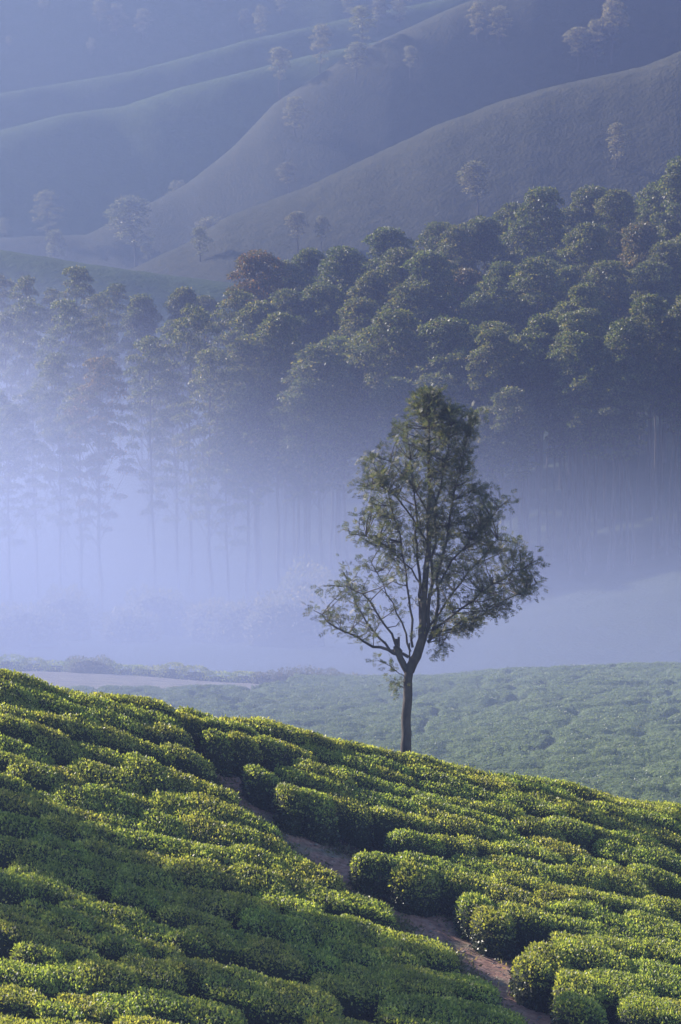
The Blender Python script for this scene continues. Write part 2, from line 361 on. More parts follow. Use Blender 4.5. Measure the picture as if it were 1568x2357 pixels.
for i in range(n):
    r_ = 0.014 + 0.05 * RNG.random() ** 3
    g.add(oct_v * r_ * RNG.uniform(.7, 1.3, (6, 3)) * (1, 1, .6) + (wx[i], wy[i], wz[i] + 0.06), oct_f)
tag(link_obj('pebbles', g.data('pebbles', [M['stone']])), 'small pale pebbles scattered over the red earth footpath', 'pebbles', kind='stuff')

# ------------------------------------------------------------------ near tea bushes: left px, right px, back of the top, front lip
BUSH_L = [
 [(-60,60,1528,1560),(0,113,1540,1572),(100,225,1566,1597),(213,313,1580,1598),(250,376,1591,1614),(330,440,1606,1628)],
 [(-40,60,1562,1590),(20,130,1572,1597),(45,170,1592,1618),(150,260,1598,1628),(230,320,1613,1645),(290,390,1622,1662)],
 [(-30,43,1576,1599),(0,113,1605,1635),(110,205,1618,1646),(190,300,1632,1665),(288,372,1658,1682),(350,420,1668,1692)],
 [(-20,63,1622,1646),(68,150,1640,1670),(135,215,1648,1682),(195,300,1668,1702),(290,380,1706,1726),(370,465,1720,1744)],
 [(-30,60,1650,1680),(40,130,1664,1692),(83,180,1700,1732),(165,285,1716,1746),(288,350,1744,1758)],
 [(-30,88,1697,1735),(-20,75,1732,1755),(25,110,1750,1790),(95,180,1752,1797),(165,288,1757,1805),(283,380,1760,1800),(365,440,1776,1812),(425,500,1795,1832),(480,532,1818,1845)],
 [(-30,50,1778,1802),(50,130,1812,1836),(120,205,1810,1850),(190,288,1812,1858),(275,365,1812,1865),(350,440,1815,1858),(425,520,1830,1878),(505,580,1852,1896),(560,628,1878,1914)],
 [(-30,63,1810,1850),(50,150,1835,1873),(135,240,1850,1890),(225,330,1862,1900),(320,420,1870,1908),(400,480,1858,1885),(418,520,1888,1930),(505,590,1898,1940),(575,650,1920,1960),(625,692,1950,1980)],
 [(-30,100,1862,1905),(90,190,1882,1922),(180,290,1895,1932),(270,393,1912,1945),(370,470,1930,1975),(455,560,1942,1985),(545,640,1950,1992),(620,715,1965,2010),(690,772,1990,2032)],
 [(-30,88,1925,1958),(75,190,1928,1960),(175,280,1935,1968),(283,393,1945,1985),(20,120,1962,2018),(105,195,1960,2022),(180,290,1962,2032),(280,400,1985,2032),(385,480,1978,2028),(465,560,1990,2032),(545,650,2000,2040),(630,730,2010,2050)],
 [(-30,60,1998,2045),(40,125,2010,2055),(105,190,2035,2072),(263,350,2038,2082),(335,430,2035,2090),(415,518,2040,2095),(500,618,2050,2098),(600,718,2040,2090),(700,800,2038,2075),(780,888,2050,2092)],
 [(-30,60,2076,2100),(50,160,2085,2120),(140,220,2080,2112),(205,310,2080,2118),(-30,105,2102,2130),(90,180,2100,2140),(165,275,2108,2145),(260,390,2110,2150),(380,500,2098,2135),(573,690,2108,2158),(675,800,2105,2162),(786,911,2115,2175),(895,1030,2145,2205)],
 [(-30,95,2124,2158),(63,200,2130,2160),(220,310,2157,2190),(300,395,2162,2192),(390,460,2152,2180),(430,520,2142,2178),(505,600,2145,2185),(568,680,2168,2215),(665,770,2170,2222),(760,886,2168,2212),(880,960,2185,2215)],
 [(33,120,2170,2200),(105,210,2172,2205),(-30,100,2205,2258),(90,190,2195,2262),(175,285,2205,2268),(275,393,2200,2262),(385,493,2205,2252),(480,618,2228,2298),(600,745,2260,2330),(735,820,2238,2280),(800,911,2215,2288),(890,1036,2215,2288),(1010,1130,2235,2290)],
 [(-30,75,2262,2305),(75,163,2298,2335),(130,225,2280,2330),(210,300,2278,2335),(290,395,2276,2322),(385,525,2290,2345),(911,1060,2296,2357),(1040,1190,2305,2365)],
 [(-40,80,2322,2375),(70,180,2342,2385),(165,280,2350,2395),(270,400,2345,2395),(390,520,2365,2420),(520,650,2372,2420),(640,760,2358,2410),(740,911,2350,2395),(890,1050,2372,2420),(1040,1200,2380,2430)],
]
BUSH_R = [
 [(400,505,1620,1640),(495,600,1628,1650),(590,700,1645,1668),(690,786,1668,1688),(780,861,1700,1722),(861,961,1724,1746),(949,1050,1742,1758),(1046,1180,1758,1777),(1170,1310,1782,1800),(1300,1390,1805,1825),(1380,1470,1815,1835),(1450,1568,1835,1858),(1550,1680,1855,1880)],
 [(395,462,1640,1660),(453,520,1646,1666),(503,593,1648,1670),(588,706,1662,1688),(690,790,1685,1708),(786,869,1725,1752),(861,941,1748,1772),(925,1000,1756,1778),(985,1087,1765,1783),(1080,1185,1780,1800),(1175,1315,1797,1822),(1310,1450,1824,1842),(1440,1568,1852,1872)],
 [(463,524,1684,1704),(516,590,1687,1712),(575,655,1690,1714),(636,720,1708,1732),(705,800,1712,1738),(790,870,1746,1768),(860,941,1768,1790),(961,1087,1782,1805),(1087,1179,1790,1814),(1175,1293,1833,1862),(1238,1400,1836,1858),(1390,1480,1866,1890),(1470,1568,1872,1900)],
 [(563,640,1760,1782),(630,700,1762,1786),(690,800,1762,1790),(786,905,1772,1800),(906,1031,1812,1838),(986,1082,1808,1826),(1082,1179,1822,1846),(1305,1400,1858,1885),(1418,1513,1893,1916),(1500,1600,1912,1936)],
 [(668,790,1786,1808),(636,696,1806,1840),(681,770,1812,1860),(755,840,1814,1862),(825,890,1822,1856),(871,966,1832,1865),(966,1062,1845,1868),(1045,1137,1838,1860),(1131,1210,1850,1878),(1202,1290,1884,1915),(1280,1365,1890,1920),(1355,1440,1905,1932),(1430,1530,1922,1948)],
 [(874,994,1864,1896),(981,1062,1868,1890),(1024,1132,1888,1920),(1057,1179,1870,1895),(1140,1250,1915,1940),(1240,1348,1932,1964),(1475,1568,1942,1965),(1405,1513,1950,1980),(1500,1600,1965,1994),(1345,1433,1976,2000)],
 [(919,1019,1926,1948),(1019,1090,1936,1958),(1075,1156,1938,1960),(1160,1292,1944,1972)],
 [(814,873,1956,1978),(844,930,1966,1992),(920,1010,1964,1990),(904,1010,1985,2028),(990,1090,1975,2030),(1062,1150,1970,2002),(1135,1225,1978,2008),(1036,1110,2000,2038),(1095,1175,2008,2046),(1175,1305,1984,2012),(1240,1340,1996,2022),(1295,1400,2008,2036),(1385,1495,2014,2050),(1395,1500,2002,2026),(1485,1600,2012,2040)],
 [(1160,1250,2012,2038),(1235,1320,2018,2042),(1062,1150,2050,2088),(1140,1258,2038,2075),(1250,1340,2040,2072),(1325,1420,2048,2080),(1405,1525,2062,2098),(1515,1620,2072,2105),(1290,1400,2076,2110)],
 [(1098,1190,2088,2124),(1175,1278,2086,2120),(1283,1395,2112,2142),(1385,1490,2108,2160),(1475,1600,2106,2165)],
 [(1225,1330,2174,2222),(1305,1400,2154,2190),(1385,1490,2156,2195),(1475,1600,2162,2205),(1320,1450,2178,2225)],
 [(1200,1280,2202,2238),(1290,1400,2226,2290),(1385,1505,2228,2295),(1490,1620,2212,2278)],
 [(1300,1400,2290,2330),(1468,1568,2296,2345),(1550,1660,2300,2350)],
]
ORD = ['first', 'second', 'third', 'fourth', 'fifth', 'sixth', 'seventh', 'eighth', 'ninth', 'tenth', 'eleventh', 'twelfth', 'thirteenth', 'fourteenth', 'fifteenth', 'sixteenth', 'seventeenth', 'eighteenth', 'nineteenth', 'twentieth']
def ordinal(n):
    if n < 20: return ORD[n]
    t = {2: 'twenty', 3: 'thirty', 4: 'forty', 5: 'fifty', 6: 'sixty', 7: 'seventy', 8: 'eighty', 9: 'ninety'}; n += 1
    return t[n // 10] + ('-' + ORD[n % 10 - 1] if n % 10 else 'ieth') if n % 10 else {20: 'twentieth', 30: 'thirtieth', 40: 'fortieth', 50: 'fiftieth', 60: 'sixtieth'}[n]

def canopy_Y(px, py):
    t = (2357 - py) / (2357 - crest_y(px)); return d0(px) + t * (d1(px) - d0(px))

path_xy = np.stack([cx, cy], 1)
def make_bush(x0, x1, yb, yf, label, group, edge, seed):
    r = np.random.default_rng(seed); pxc = (x0 + x1) / 2
    Yb, Yf = canopy_Y(pxc, yb), canopy_Y(pxc, yf); Yc = (Yb + Yf) / 2; sc = F / Yc
    a = (x1 - x0) / 2 / sc * ((1.0 if 'left' in group else 1.08) if edge else 1.48) + 0.05; b = (Yb - Yf) / 2 * 0.97 + 0.09
    X0 = (pxc - 784) / sc * 0.988; base = np.array((X0, Yc, float(ground(X0, Yc))))
    H = CANOPY * r.uniform(0.95, 1.06) * (0.56 if edge and 'left' in group else 1.0); slant = r.uniform(-0.25, 0.12)
    ph = r.uniform(0, 50, 2); e = 2.6 if edge else 3.2
    top_share = 0.80
    def surf(th, s):
        """s in 0..1, 0 the middle of the top, 1 the foot"""
        rr = np.where(s < top_share, s / top_share * 0.93, 0.93 + 0.07 * np.sin((s - top_share) / (1 - top_share) * math.pi * 0.75) * 1.3)
        low = np.clip((s - top_share) / (1 - top_share), 0, 1)
        c, q = np.cos(th), np.sin(th); k = (np.abs(c) ** e + np.abs(q) ** e) ** (-1 / e)
        k = k * (1 + 0.20 * fbm(np.cos(th) * 1.3 + ph[0], np.sin(th) * 1.3 + ph[1], 2) * 2)
        x = a * k * c * rr; y = b * k * q * rr + slant * x
        xw = X0 + x; yw = Yc + y
        r2 = np.minimum(rr / 0.93, 1)
        top = H * (1.03 - 0.08 * r2 ** 2 - (0.20 * r2 ** 6 if edge else 0.15 * r2 ** 10)) + 0.34 * fbm(xw * 0.62 + 3, yw * 0.85 + 8, 2) + 0.07 * fbm(xw * 2.4, yw * 2.4, 2)
        h = np.where(low > 0, (H * (0.70 if edge else 0.78) + 0.34 * fbm(xw * 0.62 + 3, yw * 0.85 + 8, 2) + 0.07 * fbm(xw * 2.4, yw * 2.4, 2)) * (1 - low) ** 0.9, top)
        return np.stack([xw, yw, ground(xw, yw) + h], -1)
    # inner hull of twigs and old leaves
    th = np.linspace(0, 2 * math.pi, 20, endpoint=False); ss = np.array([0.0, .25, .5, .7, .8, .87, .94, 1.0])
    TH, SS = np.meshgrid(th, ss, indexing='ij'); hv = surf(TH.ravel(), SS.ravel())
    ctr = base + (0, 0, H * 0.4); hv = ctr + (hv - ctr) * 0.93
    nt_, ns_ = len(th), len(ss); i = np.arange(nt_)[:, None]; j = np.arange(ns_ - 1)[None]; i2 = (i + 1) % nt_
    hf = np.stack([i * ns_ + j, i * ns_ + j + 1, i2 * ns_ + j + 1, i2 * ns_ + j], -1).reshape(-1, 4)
    # leaves on the table and the flanks
    area = math.pi * a * b
    n_top = int(area * 1020); n_side = int((a + b) * math.pi * H * (420 if edge else 200))
    sr = np.sqrt(r.random(n_top)) * top_share; st = r.random(n_top) * 2 * math.pi
    tr = top_share + (1 - top_share) * r.random(n_side) ** 1.25; t2 = r.random(n_side) * 2 * math.pi
    S = np.concatenate([sr, tr]); T = np.concatenate([st, t2]); p = surf(T, S); eps = 0.02
    pa = surf(T + eps, S); pb_ = surf(T, np.minimum(S + eps, 1.0)); nr = np.cross(pb_ - p, pa - p); nr = unit(nr)
    nr = np.where((nr * (p - ctr)).sum(1, keepdims=True) < 0, -nr, nr)
    n = len(p); side = (S > top_share)[:, None]
    p = p - nr * r.random((n, 1)) ** 1.5 * 0.10 + nr * (r.random((n, 1)) < 0.06) * 0.04
    d = unit(nr * 0.5 + r.normal(size=(n, 3)) * 0.62 + np.where(side, (0, 0, -0.25), (0, 0, 0.6)))
    ln = unit(nr + r.normal(size=(n, 3)) * 0.6); ln = unit(ln - d * (ln * d).sum(1, keepdims=True))
    L = r.uniform(0.042, 0.088, n) * (1.15 if edge else 1.0)
    v, f = leaf_quads(p, d, ln, L, L * 0.56)
    root = empty('tea_bush', tuple(base)); tag(root, label, 'tea bush', group)
    body = link_obj('foliage', mesh_data('tea_foliage', np.vstack([v, hv]) - base, [f, hf + len(v)], [M['tea_leaf'], M['tea_hull'], M['tea_old_shaded']], np.concatenate([np.where((S > top_share + .005 + .05 * r.random(n)) & (r.random(n) < .95), 2, 0), np.ones(len(hf))])), root)
    if edge:                                    # woody stems show below the table beside the path
        g = Geo()
        for q in range(9):
            an = r.uniform(0, 2 * math.pi); br = r.uniform(.1, .5); tp = r.uniform(.8, 1.02)
            bx, by = a * br * math.cos(an), b * br * math.sin(an); ex, ey = a * tp * math.cos(an), b * tp * math.sin(an)
            g.tube([(bx, by, -0.05), ((bx + ex) / 2 * 1.05, (by + ey) / 2 * 1.05, H * .35), (ex, ey, H * .62)], [.022, .016, .008], 5)
        tw = g.data('stems', [M['tea_wood']]); link_obj('stem', tw, root)
    return root

bushes = []
for sidename, rows in (('left', BUSH_L), ('right', BUSH_R)):
    nrow = len(rows)
    for ri, row in enumerate(rows):
        row = sorted(row)
        from_bottom = nrow - 1 - ri
        for bi, (x0, x1, yb, yf) in enumerate(row):
            pxc = (x0 + x1) / 2; cX = (pxc - 784) / F * canopy_Y(pxc, (yb + yf) / 2)
            dist = np.min(np.hypot(path_xy[:, 0] - cX, path_xy[:, 1] - canopy_Y(pxc, (yb + yf) / 2)))
            bushes.append(dict(t=(x0, x1, yb, yf), side=sidename, row=ri, fb=from_bottom, i=bi, edge=dist < 1.45))
for sd in ('left', 'right'):
    ed = sorted([b for b in bushes if b['side'] == sd and b['edge']], key=lambda b: -b['t'][3])
    for k, b in enumerate(ed):
        b['label'] = f'tea bush bordering the {sd} side of the footpath, {ordinal(k)} going uphill from the picture bottom'
for b in bushes:
    if 'label' in b: continue
    sd = b['side']
    if b['row'] == 0: b['label'] = f'tea bush on the hill crest {sd} of the path top, {ordinal(b["i"])} from left'
    elif sd == 'left': b['label'] = f'tea bush on slope left of path, {ordinal(b["fb"])} row from bottom, {ordinal(b["i"])} from left'
    else: b['label'] = f'tea bush on slope right of path, {ordinal(b["row"])} row below the crest, {ordinal(b["i"])} from left'
for k, b in enumerate(bushes):
    if b['edge'] and b['side'] == 'left': b['t'] = (b['t'][0] - 6, b['t'][1] - 16, b['t'][2], b['t'][3])
    make_bush(*b['t'], b['label'], f'tea bushes on the near slope {b["side"]} of the footpath', b['edge'], 100 + k)

# ------------------------------------------------------------------ tea field beyond the crest
def strip_mask(px, Y):
    """1 on the straw-coloured track at the left top of the field"""
    lim = np.interp(px, [-900, 0, 300, 560, 680], [135, 136.5, 138.5, 142, 146])
    return np.clip((Y - lim) / 0.8, 0, 1) * np.clip((690 - px) / 30, 0, 1)
pts = []
for i in range(-60, 75):
    for j in range(0, 44): pts.append((i * 1.25 + (j % 2) * 0.6 + RNG.normal(0, .18), 103 + j * 1.2 + RNG.normal(0, .16) + 0.10 * i * 1.25))
cell = {}
for q in pts: cell.setdefault((int(q[0] // 1.6), int(q[1] // 1.6)), []).append(q)
def field_h(X, Y):
    X = np.asarray(X, float); Y = np.asarray(Y, float); best = np.full(X.shape, 9.0)
    gx = (X // 1.6).astype(int); gy = (Y // 1.6).astype(int)
    lut = np.full((160, 80, 4, 2), 1e6)
    for (a, b), qs in cell.items():
        if 0 <= a + 80 < 160 and 0 <= b - 50 < 80:
            for m, q in enumerate(qs[:4]): lut[a + 80, b - 50, m] = q
    for da in (-1, 0, 1):
        for db in (-1, 0, 1):
            ia = np.clip(gx + da + 80, 0, 159); ib = np.clip(gy + db - 50, 0, 79); c = lut[ia, ib]
            dd = np.hypot((X[..., None] - c[..., 0]) * 0.85, (Y[..., None] - c[..., 1])).min(-1); best = np.minimum(best, dd)
    w1 = fbm(X * .10 + 3, Y * .30 + X * .05, 3); w2 = fbm(X * .16 + 40, Y * .22 - X * .04 + 9, 3)
    return 0.80 - 0.24 * np.clip(best / 0.74, 0, 1) ** 3.2 + 0.26 * fbm(X * .45, Y * .45, 3) - 0.24 * np.exp(-(w1 / .022) ** 2) - 0.22 * np.exp(-(w2 / .018) ** 2)
fp, fy = np.meshgrid(np.linspace(-500, 2100, 560), np.linspace(104, 151.5, 150), indexing='ij')
fz = gz_px(fp, fy); fx = (fp - 784) / F * (fy * CP - fz * SP)
fz2 = fz + np.where(strip_mask(fp, fy) > 0.5, -0.3, field_h(fx, fy)) * np.clip((151.5 - fy) / 0.5, -0.2, 1)
g = Geo(); g.add(np.stack([fx, fy, fz2], -1).reshape(-1, 3), grid_faces(*fp.shape))
tag(link_obj('tea_field', g.data('tea_field', [M['tea_far']], True)), 'pale green tea field of close clipped bushes beyond the near crest', 'tea field', kind='stuff')
n = 75000; lp = RNG.uniform(-300, 1850, n); ly = 106 + 45 * RNG.random(n); ok = strip_mask(lp, ly) < 0.2; lp, ly = lp[ok], ly[ok]
lz = gz_px(lp, ly); lx = (lp - 784) / F * (ly * CP - lz * SP); hh = field_h(lx, ly); ok = hh > 0.45
leaf_stuff('tea_shoots', np.stack([lx, ly, lz + hh], 1)[ok], 0.085, 0.055, M['field_leaf'], up=.9, label='young leaves covering the tea field beyond the crest', cat='tea leaves', seed=5)
# straw coloured grassy track
sp_, sy_ = np.meshgrid(np.linspace(-700, 700, 90), np.linspace(0, 1, 14), indexing='ij')
lo = np.interp(sp_, [-900, 0, 300, 560, 700], [134, 135.5, 137.5, 141, 146]); sy2 = lo + (151.5 - lo) * sy_
sz = gz_px(sp_, sy2); sx = (sp_ - 784) / F * (sy2 * CP - sz * SP)
tag(link_obj('track', mesh_data('track', np.stack([sx, sy2, sz + 0.12 + .1 * fbm(sx, sy2)], -1).reshape(-1, 3), grid_faces(*sp_.shape), [M['straw']], smooth=True)), kind='structure')

# ------------------------------------------------------------------ hedge bushes and scrub at the field's far left edge
def leafy_mound(name, px, py, w, h, dpt, Y, mat, label, cat, group, n, L, seed, hull=M['tea_hull'], ragged=0.0):
    r = np.random.default_rng(seed); c = P(px, py, Y); base = np.array((c[0], Y, float(ground(c[0], Y)) if ragged >= 0 else c[2]))
    u = r.random(n); th = r.random(n) * 2 * math.pi; ct = u ** 0.7
    q = np.stack([np.cos(th) * np.sqrt(1 - ct ** 2), np.sin(th) * np.sqrt(1 - ct ** 2), ct], 1)
    lump = 1 + 0.35 * fbm(q[:, 0] * 2 + seed, q[:, 1] * 2 + q[:, 2] * 2, 3) * 2
    sgn = np.sign(q) * np.abs(q) ** 0.75
    p = sgn * (w / 2, dpt / 2, h) * lump[:, None] * (1 - np.abs(ragged) * r.random((n, 1)) ** 2)
    d = unit(q + r.normal(size=(n, 3)) * .6); nn = unit(q + r.normal(size=(n, 3)) * .7); nn = unit(nn - d * (nn * d).sum(1, keepdims=True))
    v, f = leaf_quads(p, d, nn, L * r.uniform(.7, 1.3, n), L * .5 * r.uniform(.7, 1.3, n))
    t1, t2 = np.meshgrid(np.linspace(0, 2 * math.pi, 13)[:-1], np.linspace(0, 1, 6), indexing='ij'); ct = t2
    hq = np.stack([np.cos(t1) * np.sqrt(1 - ct ** 2), np.sin(t1) * np.sqrt(1 - ct ** 2), ct], -1).reshape(-1, 3)
    hv = np.sign(hq) * np.abs(hq) ** .75 * (w / 2, dpt / 2, h) * 0.8; i = np.arange(12)[:, None]; j = np.arange(5)[None]; i2 = (i + 1) % 12
    hf = np.stack([i * 6 + j, i2 * 6 + j, i2 * 6 + j + 1, i * 6 + j + 1], -1).reshape(-1, 4)
    fs = [f, hf + len(v)]; me = mesh_data(name, np.vstack([v, hv]), fs, [mat, hull], np.concatenate([np.zeros(len(f)), np.ones(len(hf))]))
    return tag(link_obj(name, me, loc=tuple(base)), label, cat, group)
hx = [-40, 20, 75, 130, 185, 240, 300, 345, 395, 450, 505, 560]
for k, x in enumerate(hx):
    leafy_mound('hedge_bush', x, 1540, 1.75 + .25 * math.sin(k * 2.1), 0.72 + .12 * math.sin(k * 1.7), 2.0, 150.6, M['tea_leaf'],
                f'rounded clipped tea bush in the hedge behind the straw track, {ordinal(k)} from left', 'hedge bush', 'clipped bushes along the far side of the track', 900, .12, 900 + k)
for k, (x, w, h) in enumerate([(610, 1.7, .85), (655, 1.6, .95), (700, 1.9, 1.1), (750, 1.7, 1.0), (800, 1.9, .8), (850, 1.6, .7)]):
    leafy_mound('scrub_bush', x, 1560, w, h, 1.6, 150.2, M['weed'], f'ragged twiggy scrub bush at the top edge of the tea field, {ordinal(k)} from left', 'scrub', 'scrub bushes at the top of the tea field', 1300, .10, 950 + k, ragged=0.35)
leafy_mound('scrub_bush', 205, 1545, 2.6, 1.0, 1.6, 149.4, M['weed'], 'loose pale scrub in front of the clipped hedge left of the track', 'scrub', None, 1500, .10, 990, ragged=0.35)

# ------------------------------------------------------------------ eucalyptus trees
def make_euc(seed, H=24.0, spread=3.4, low=0.42, n_cl=26, leaves=6500, leaf=0.26, umbrella=0.62, rmin=0.9, rmax=1.7, trunk=0.20):
    r = np.random.default_rng(seed); g = Geo(); lv = []; ld = []
    k = 9; hh = np.linspace(0, 1, k); bend = np.cumsum(r.normal(0, .10, (k, 2)), 0) * np.array([1, 1]); bend -= bend[0]
    tp = np.column_stack([bend, hh * H * 0.96]); g.tube(tp, trunk * (1 - hh * 0.86), 7)
    axis = lambda z: np.array((np.interp(z, tp[:, 2], tp[:, 0]), np.interp(z, tp[:, 2], tp[:, 1]), z))
    cl = []
    for i in range(n_cl):
        f = i / (n_cl - 1); z = H * (low + (0.955 - low) * f ** 0.85)
        q = (z / H - low) / (1 - low)
        R = spread * (min(1.0, (1.02 - q) / 0.42) ** 0.7 if q > .4 else 0.62 + 0.95 * q) * (1 if i % 3 else .55)
        ang = i * 2.4 + r.normal(0, .3); rad = R * r.uniform(.72, 1.0)
        if i == n_cl - 1: rad = 0.1
        c = axis(z) + (rad * math.cos(ang), rad * math.sin(ang), 0); cr = (r.uniform(rmin, rmax) if q < .55 else r.uniform(.6 * rmin + .4 * rmax, rmax)) * (1.0 if q > .35 else .72) * (1.1 if i == n_cl - 1 else 1)
        cl.append((c, cr)); a0 = axis(max(z - rad * r.uniform(.9, 1.6) - .3, H * low * 0.7))
        if rad > .35: g.tube([a0, (a0 + c) / 2 + (0, 0, -0.12 * rad) + r.normal(0, .1, 3), c], [trunk * .34 * (1.2 - z / H), trunk * .2, .018], 4)
        for _ in range(3):
            e = c + r.normal(size=3) * cr * (.5, .5, .25); g.tube([c - (0, 0, cr * .45), e], [.022, .01], 3)
    w = np.array([c[1] ** 2 for c in cl]); w /= w.sum(); idx = r.choice(len(cl), leaves, p=w)
    C = np.array([c[0] for c in cl])[idx]; R = np.array([c[1] for c in cl])[idx]
    q = unit(r.normal(size=(leaves, 3))); q[:, 2] = np.where(r.random(leaves) < .86, np.abs(q[:, 2]), q[:, 2] * .6)
    lump = 1 + .8 * fbm(q[:, 0] * 2.2 + C[:, 0] * 3, q[:, 1] * 2.2 + C[:, 1] * 3 + q[:, 2] * 2, 2)
    p = C + q * (R * lump)[:, None] * (1, 1, umbrella) * (1 - .32 * r.random((leaves, 1)) ** 2)
    d = unit(q * .5 + r.normal(size=(leaves, 3)) * .6 + (0, 0, -.45)); nn = unit(q * .6 + r.normal(size=(leaves, 3)) * .8); nn = unit(nn - d * (nn * d).sum(1, keepdims=True))
    L = leaf * r.uniform(.6, 1.35, leaves); v, f = leaf_quads(p, d, nn, L, L * .55)
    return g, v, f
euc = []
for k in range(4):
    g, v, f = make_euc(40 + k, n_cl=38, spread=2.45 + .3 * (k % 3), low=.44 + .05 * (k % 2), leaves=15000, umbrella=.55, leaf=.27, rmin=.65, rmax=1.45)
    euc.append((g.data('euc_trunk', [M['euc_bark']]), mesh_data('euc_crown', v, f, [M['euc_leaf']]), mesh_data('euc_crown', v, f, [M['euc_rust']])))
euc_n = []
for k in range(4):                                  # narrow ones of the dense stand, crown only high up
    g, v, f = make_euc(60 + k, n_cl=26, spread=2.0, low=.58, leaves=10500, rmin=.6, rmax=1.3, trunk=.17, leaf=.26, umbrella=.6)
    euc_n.append((g.data('euc_trunk', [M['euc_bark']]), mesh_data('euc_crown', v, f, [M['euc_leaf']]), mesh_data('euc_crown', v, f, [M['euc_rust']])))
euc_o = []
for k in range(4):                                  # open ones in the mist: airy, with gaps
    g, v, f = make_euc(80 + k, n_cl=34, spread=2.9 + .25 * (k % 2), low=.33, leaves=9500, umbrella=.45, rmin=.6, rmax=1.35, trunk=.20, leaf=.26)
    euc_o.append((g.data('euc_trunk', [M['euc_bark']]), mesh_data('euc_crown', v, f, [M['euc_leaf']]), mesh_data('euc_crown', v, f, [M['euc_rust']])))

def place_tree(var, rusty, loc, H, rz, wide, name, label, cat, group, H0=24.0):
    root = empty(name, loc); root.rotation_euler = (0, 0, rz); s_ = H / H0; root.scale = (s_ * wide, s_ * wide, s_)
    tag(root, label, cat, group)
    link_obj('trunk', var[0], root); link_obj('crown', var[2 if rusty else 1], root)
    return root
SKY = [(0,612),(70,618),(122,648),(180,600),(235,662),(280,638),(330,668),(425,650),(470,672),(600,567),(665,590),(710,561),(785,557),(832,588),(905,513),(960,572),(1005,502),(1055,509),(1120,488),(1175,455),(1240,420),(1305,470),(1365,418),(1410,424),(1455,452),(1510,408),(1568,352),(1640,330),(-60,600)]
MIDT = [(20,700),(60,672),(155,675),(230,712),(410,720),(540,645),(600,680),(660,655),(745,640),(840,675),(860,610),(915,560),(950,640),(1000,566),(1060,606),(1150,592),(1235,583),(1290,598),(1345,500),(1390,590),(1440,648),(1480,500),(1490,590),(1530,545),(1590,520)]
FRO = [(-12,885),(85,882),(140,795),(185,868),(232,806),(355,754),(410,840),(440,680),(485,786),(525,955),(590,760),(640,705),(600,860),(740,780),(700,860),(850,740),(900,700),(800,900),(1040,718),(1100,790),(1000,850),(1200,790),(1120,900),(1345,755),(1300,860),(1430,810),(1500,765),(1560,700)]
RUST = {(600,567),(1060,606),(1480,500),(232,806)}
def tree_from_top(px, py, Y, kind, label, group, k):
    X = (px - 784) / F * Y * 1.002; gz_ = float(ground(X, Y)); H = float(z_at(py, Y)) - gz_
    left = px < 560
    vs = euc_o if (left and kind != 'sky') or px < 330 else (euc if px < 1150 or kind != 'front' else euc_n)
    wide = (24.0 / H) ** .7 * np.random.default_rng(k).uniform(.9, 1.15) * (.82 if px < 560 else 1) * (1.0 if H > 17 else .9)
    return place_tree(vs[k % len(vs)], (px, py) in RUST, (X, Y, gz_ - 0.2), max(H, 12), k * 1.7, min(wide, 1.5), 'eucalyptus_tree', label, 'tree', group)
spots = []
for k, (px, py) in enumerate(sorted(SKY)):
    tree_from_top(px, py, 318 + 10 * math.sin(k * 2.3), 'sky', f'{"rusty brown" if (px, py) in RUST else "green"} domed eucalyptus on the forest skyline, {ordinal(k)} crown from left', 'eucalyptus trees along the forest skyline', k)
for k, (px, py) in enumerate(sorted(MIDT)):
    tree_from_top(px, py, 288 + 9 * math.sin(k * 1.9), 'mid', f'{"rusty topped" if (px, py) in RUST else "green"} eucalyptus in the middle ranks below the skyline, {ordinal(k)} from left', 'eucalyptus trees in the middle ranks', 50 + k)
for k, (px, py) in enumerate(sorted(FRO)):
    tree_from_top(px, py, 252 + 8 * math.sin(k * 1.3), 'front', f'tall eucalyptus at the front of the misty forest, {ordinal(k)} crown from left', 'eucalyptus trees at the forest front', 100 + k)
r = np.random.default_rng(77); kk = 0
for q in range(400):
    px = r.uniform(-150, 1720); Y = r.uniform(246 if q % 3 else 236, 322 if q % 3 else 250)
    if px < 900 and Y < 246: continue
    if r.random() > (0.05 if px < 520 else 0.75 if px < 1000 else 1.0): continue
    X = (px - 784) / F * Y; gz_ = float(ground(X, Y))
    allow = np.interp(px, [0, 300, 500, 600, 1000, 1200, 1568], [800, 790, 800, 700, 610, 570, 480]); hmax = float(z_at(allow, Y)) - gz_
    H = min(r.uniform(15, 23), hmax)
    if H < 11: continue
    vs = euc_n if px > 900 else euc_o if px < 520 else euc
    lab = ('thin trunked eucalyptus packed inside the dark dense stand on the right' if px > 900 else 'eucalyptus half lost among others in the middle of the forest' if px >= 520 else 'faint eucalyptus standing deep in the mist on the left')
    place_tree(vs[q % 4], r.random() < .05, (X, Y, gz_ - .2), H, r.uniform(0, 6.28), min((24 / H) ** .7 * .92, 1.25), 'eucalyptus_tree', lab, 'tree', 'eucalyptus trees filling the forest'); kk += 1
    if kk >= 150: break

# shrubs in the mist at the forest's foot
for k, (px, Y, w, h) in enumerate([(60, 214, 6, 3), (150, 222, 5, 4), (300, 218, 5, 2.5), (365, 226, 6, 4), (500, 220, 5, 3.2), (570, 214, 6, 3.4), (660, 208, 7, 4.0), (705, 224, 5, 5), (800, 232, 5, 4)]):
    leafy_mound('shrub', px, 1450, w, h, 4, Y, M['pale_leaf'], f'pale leafy shrub at the foot of the forest in thick mist, {ordinal(k)} from left', 'shrub', 'shrubs in the mist at the forest foot', 1800, .28, 700 + k, ragged=.3)

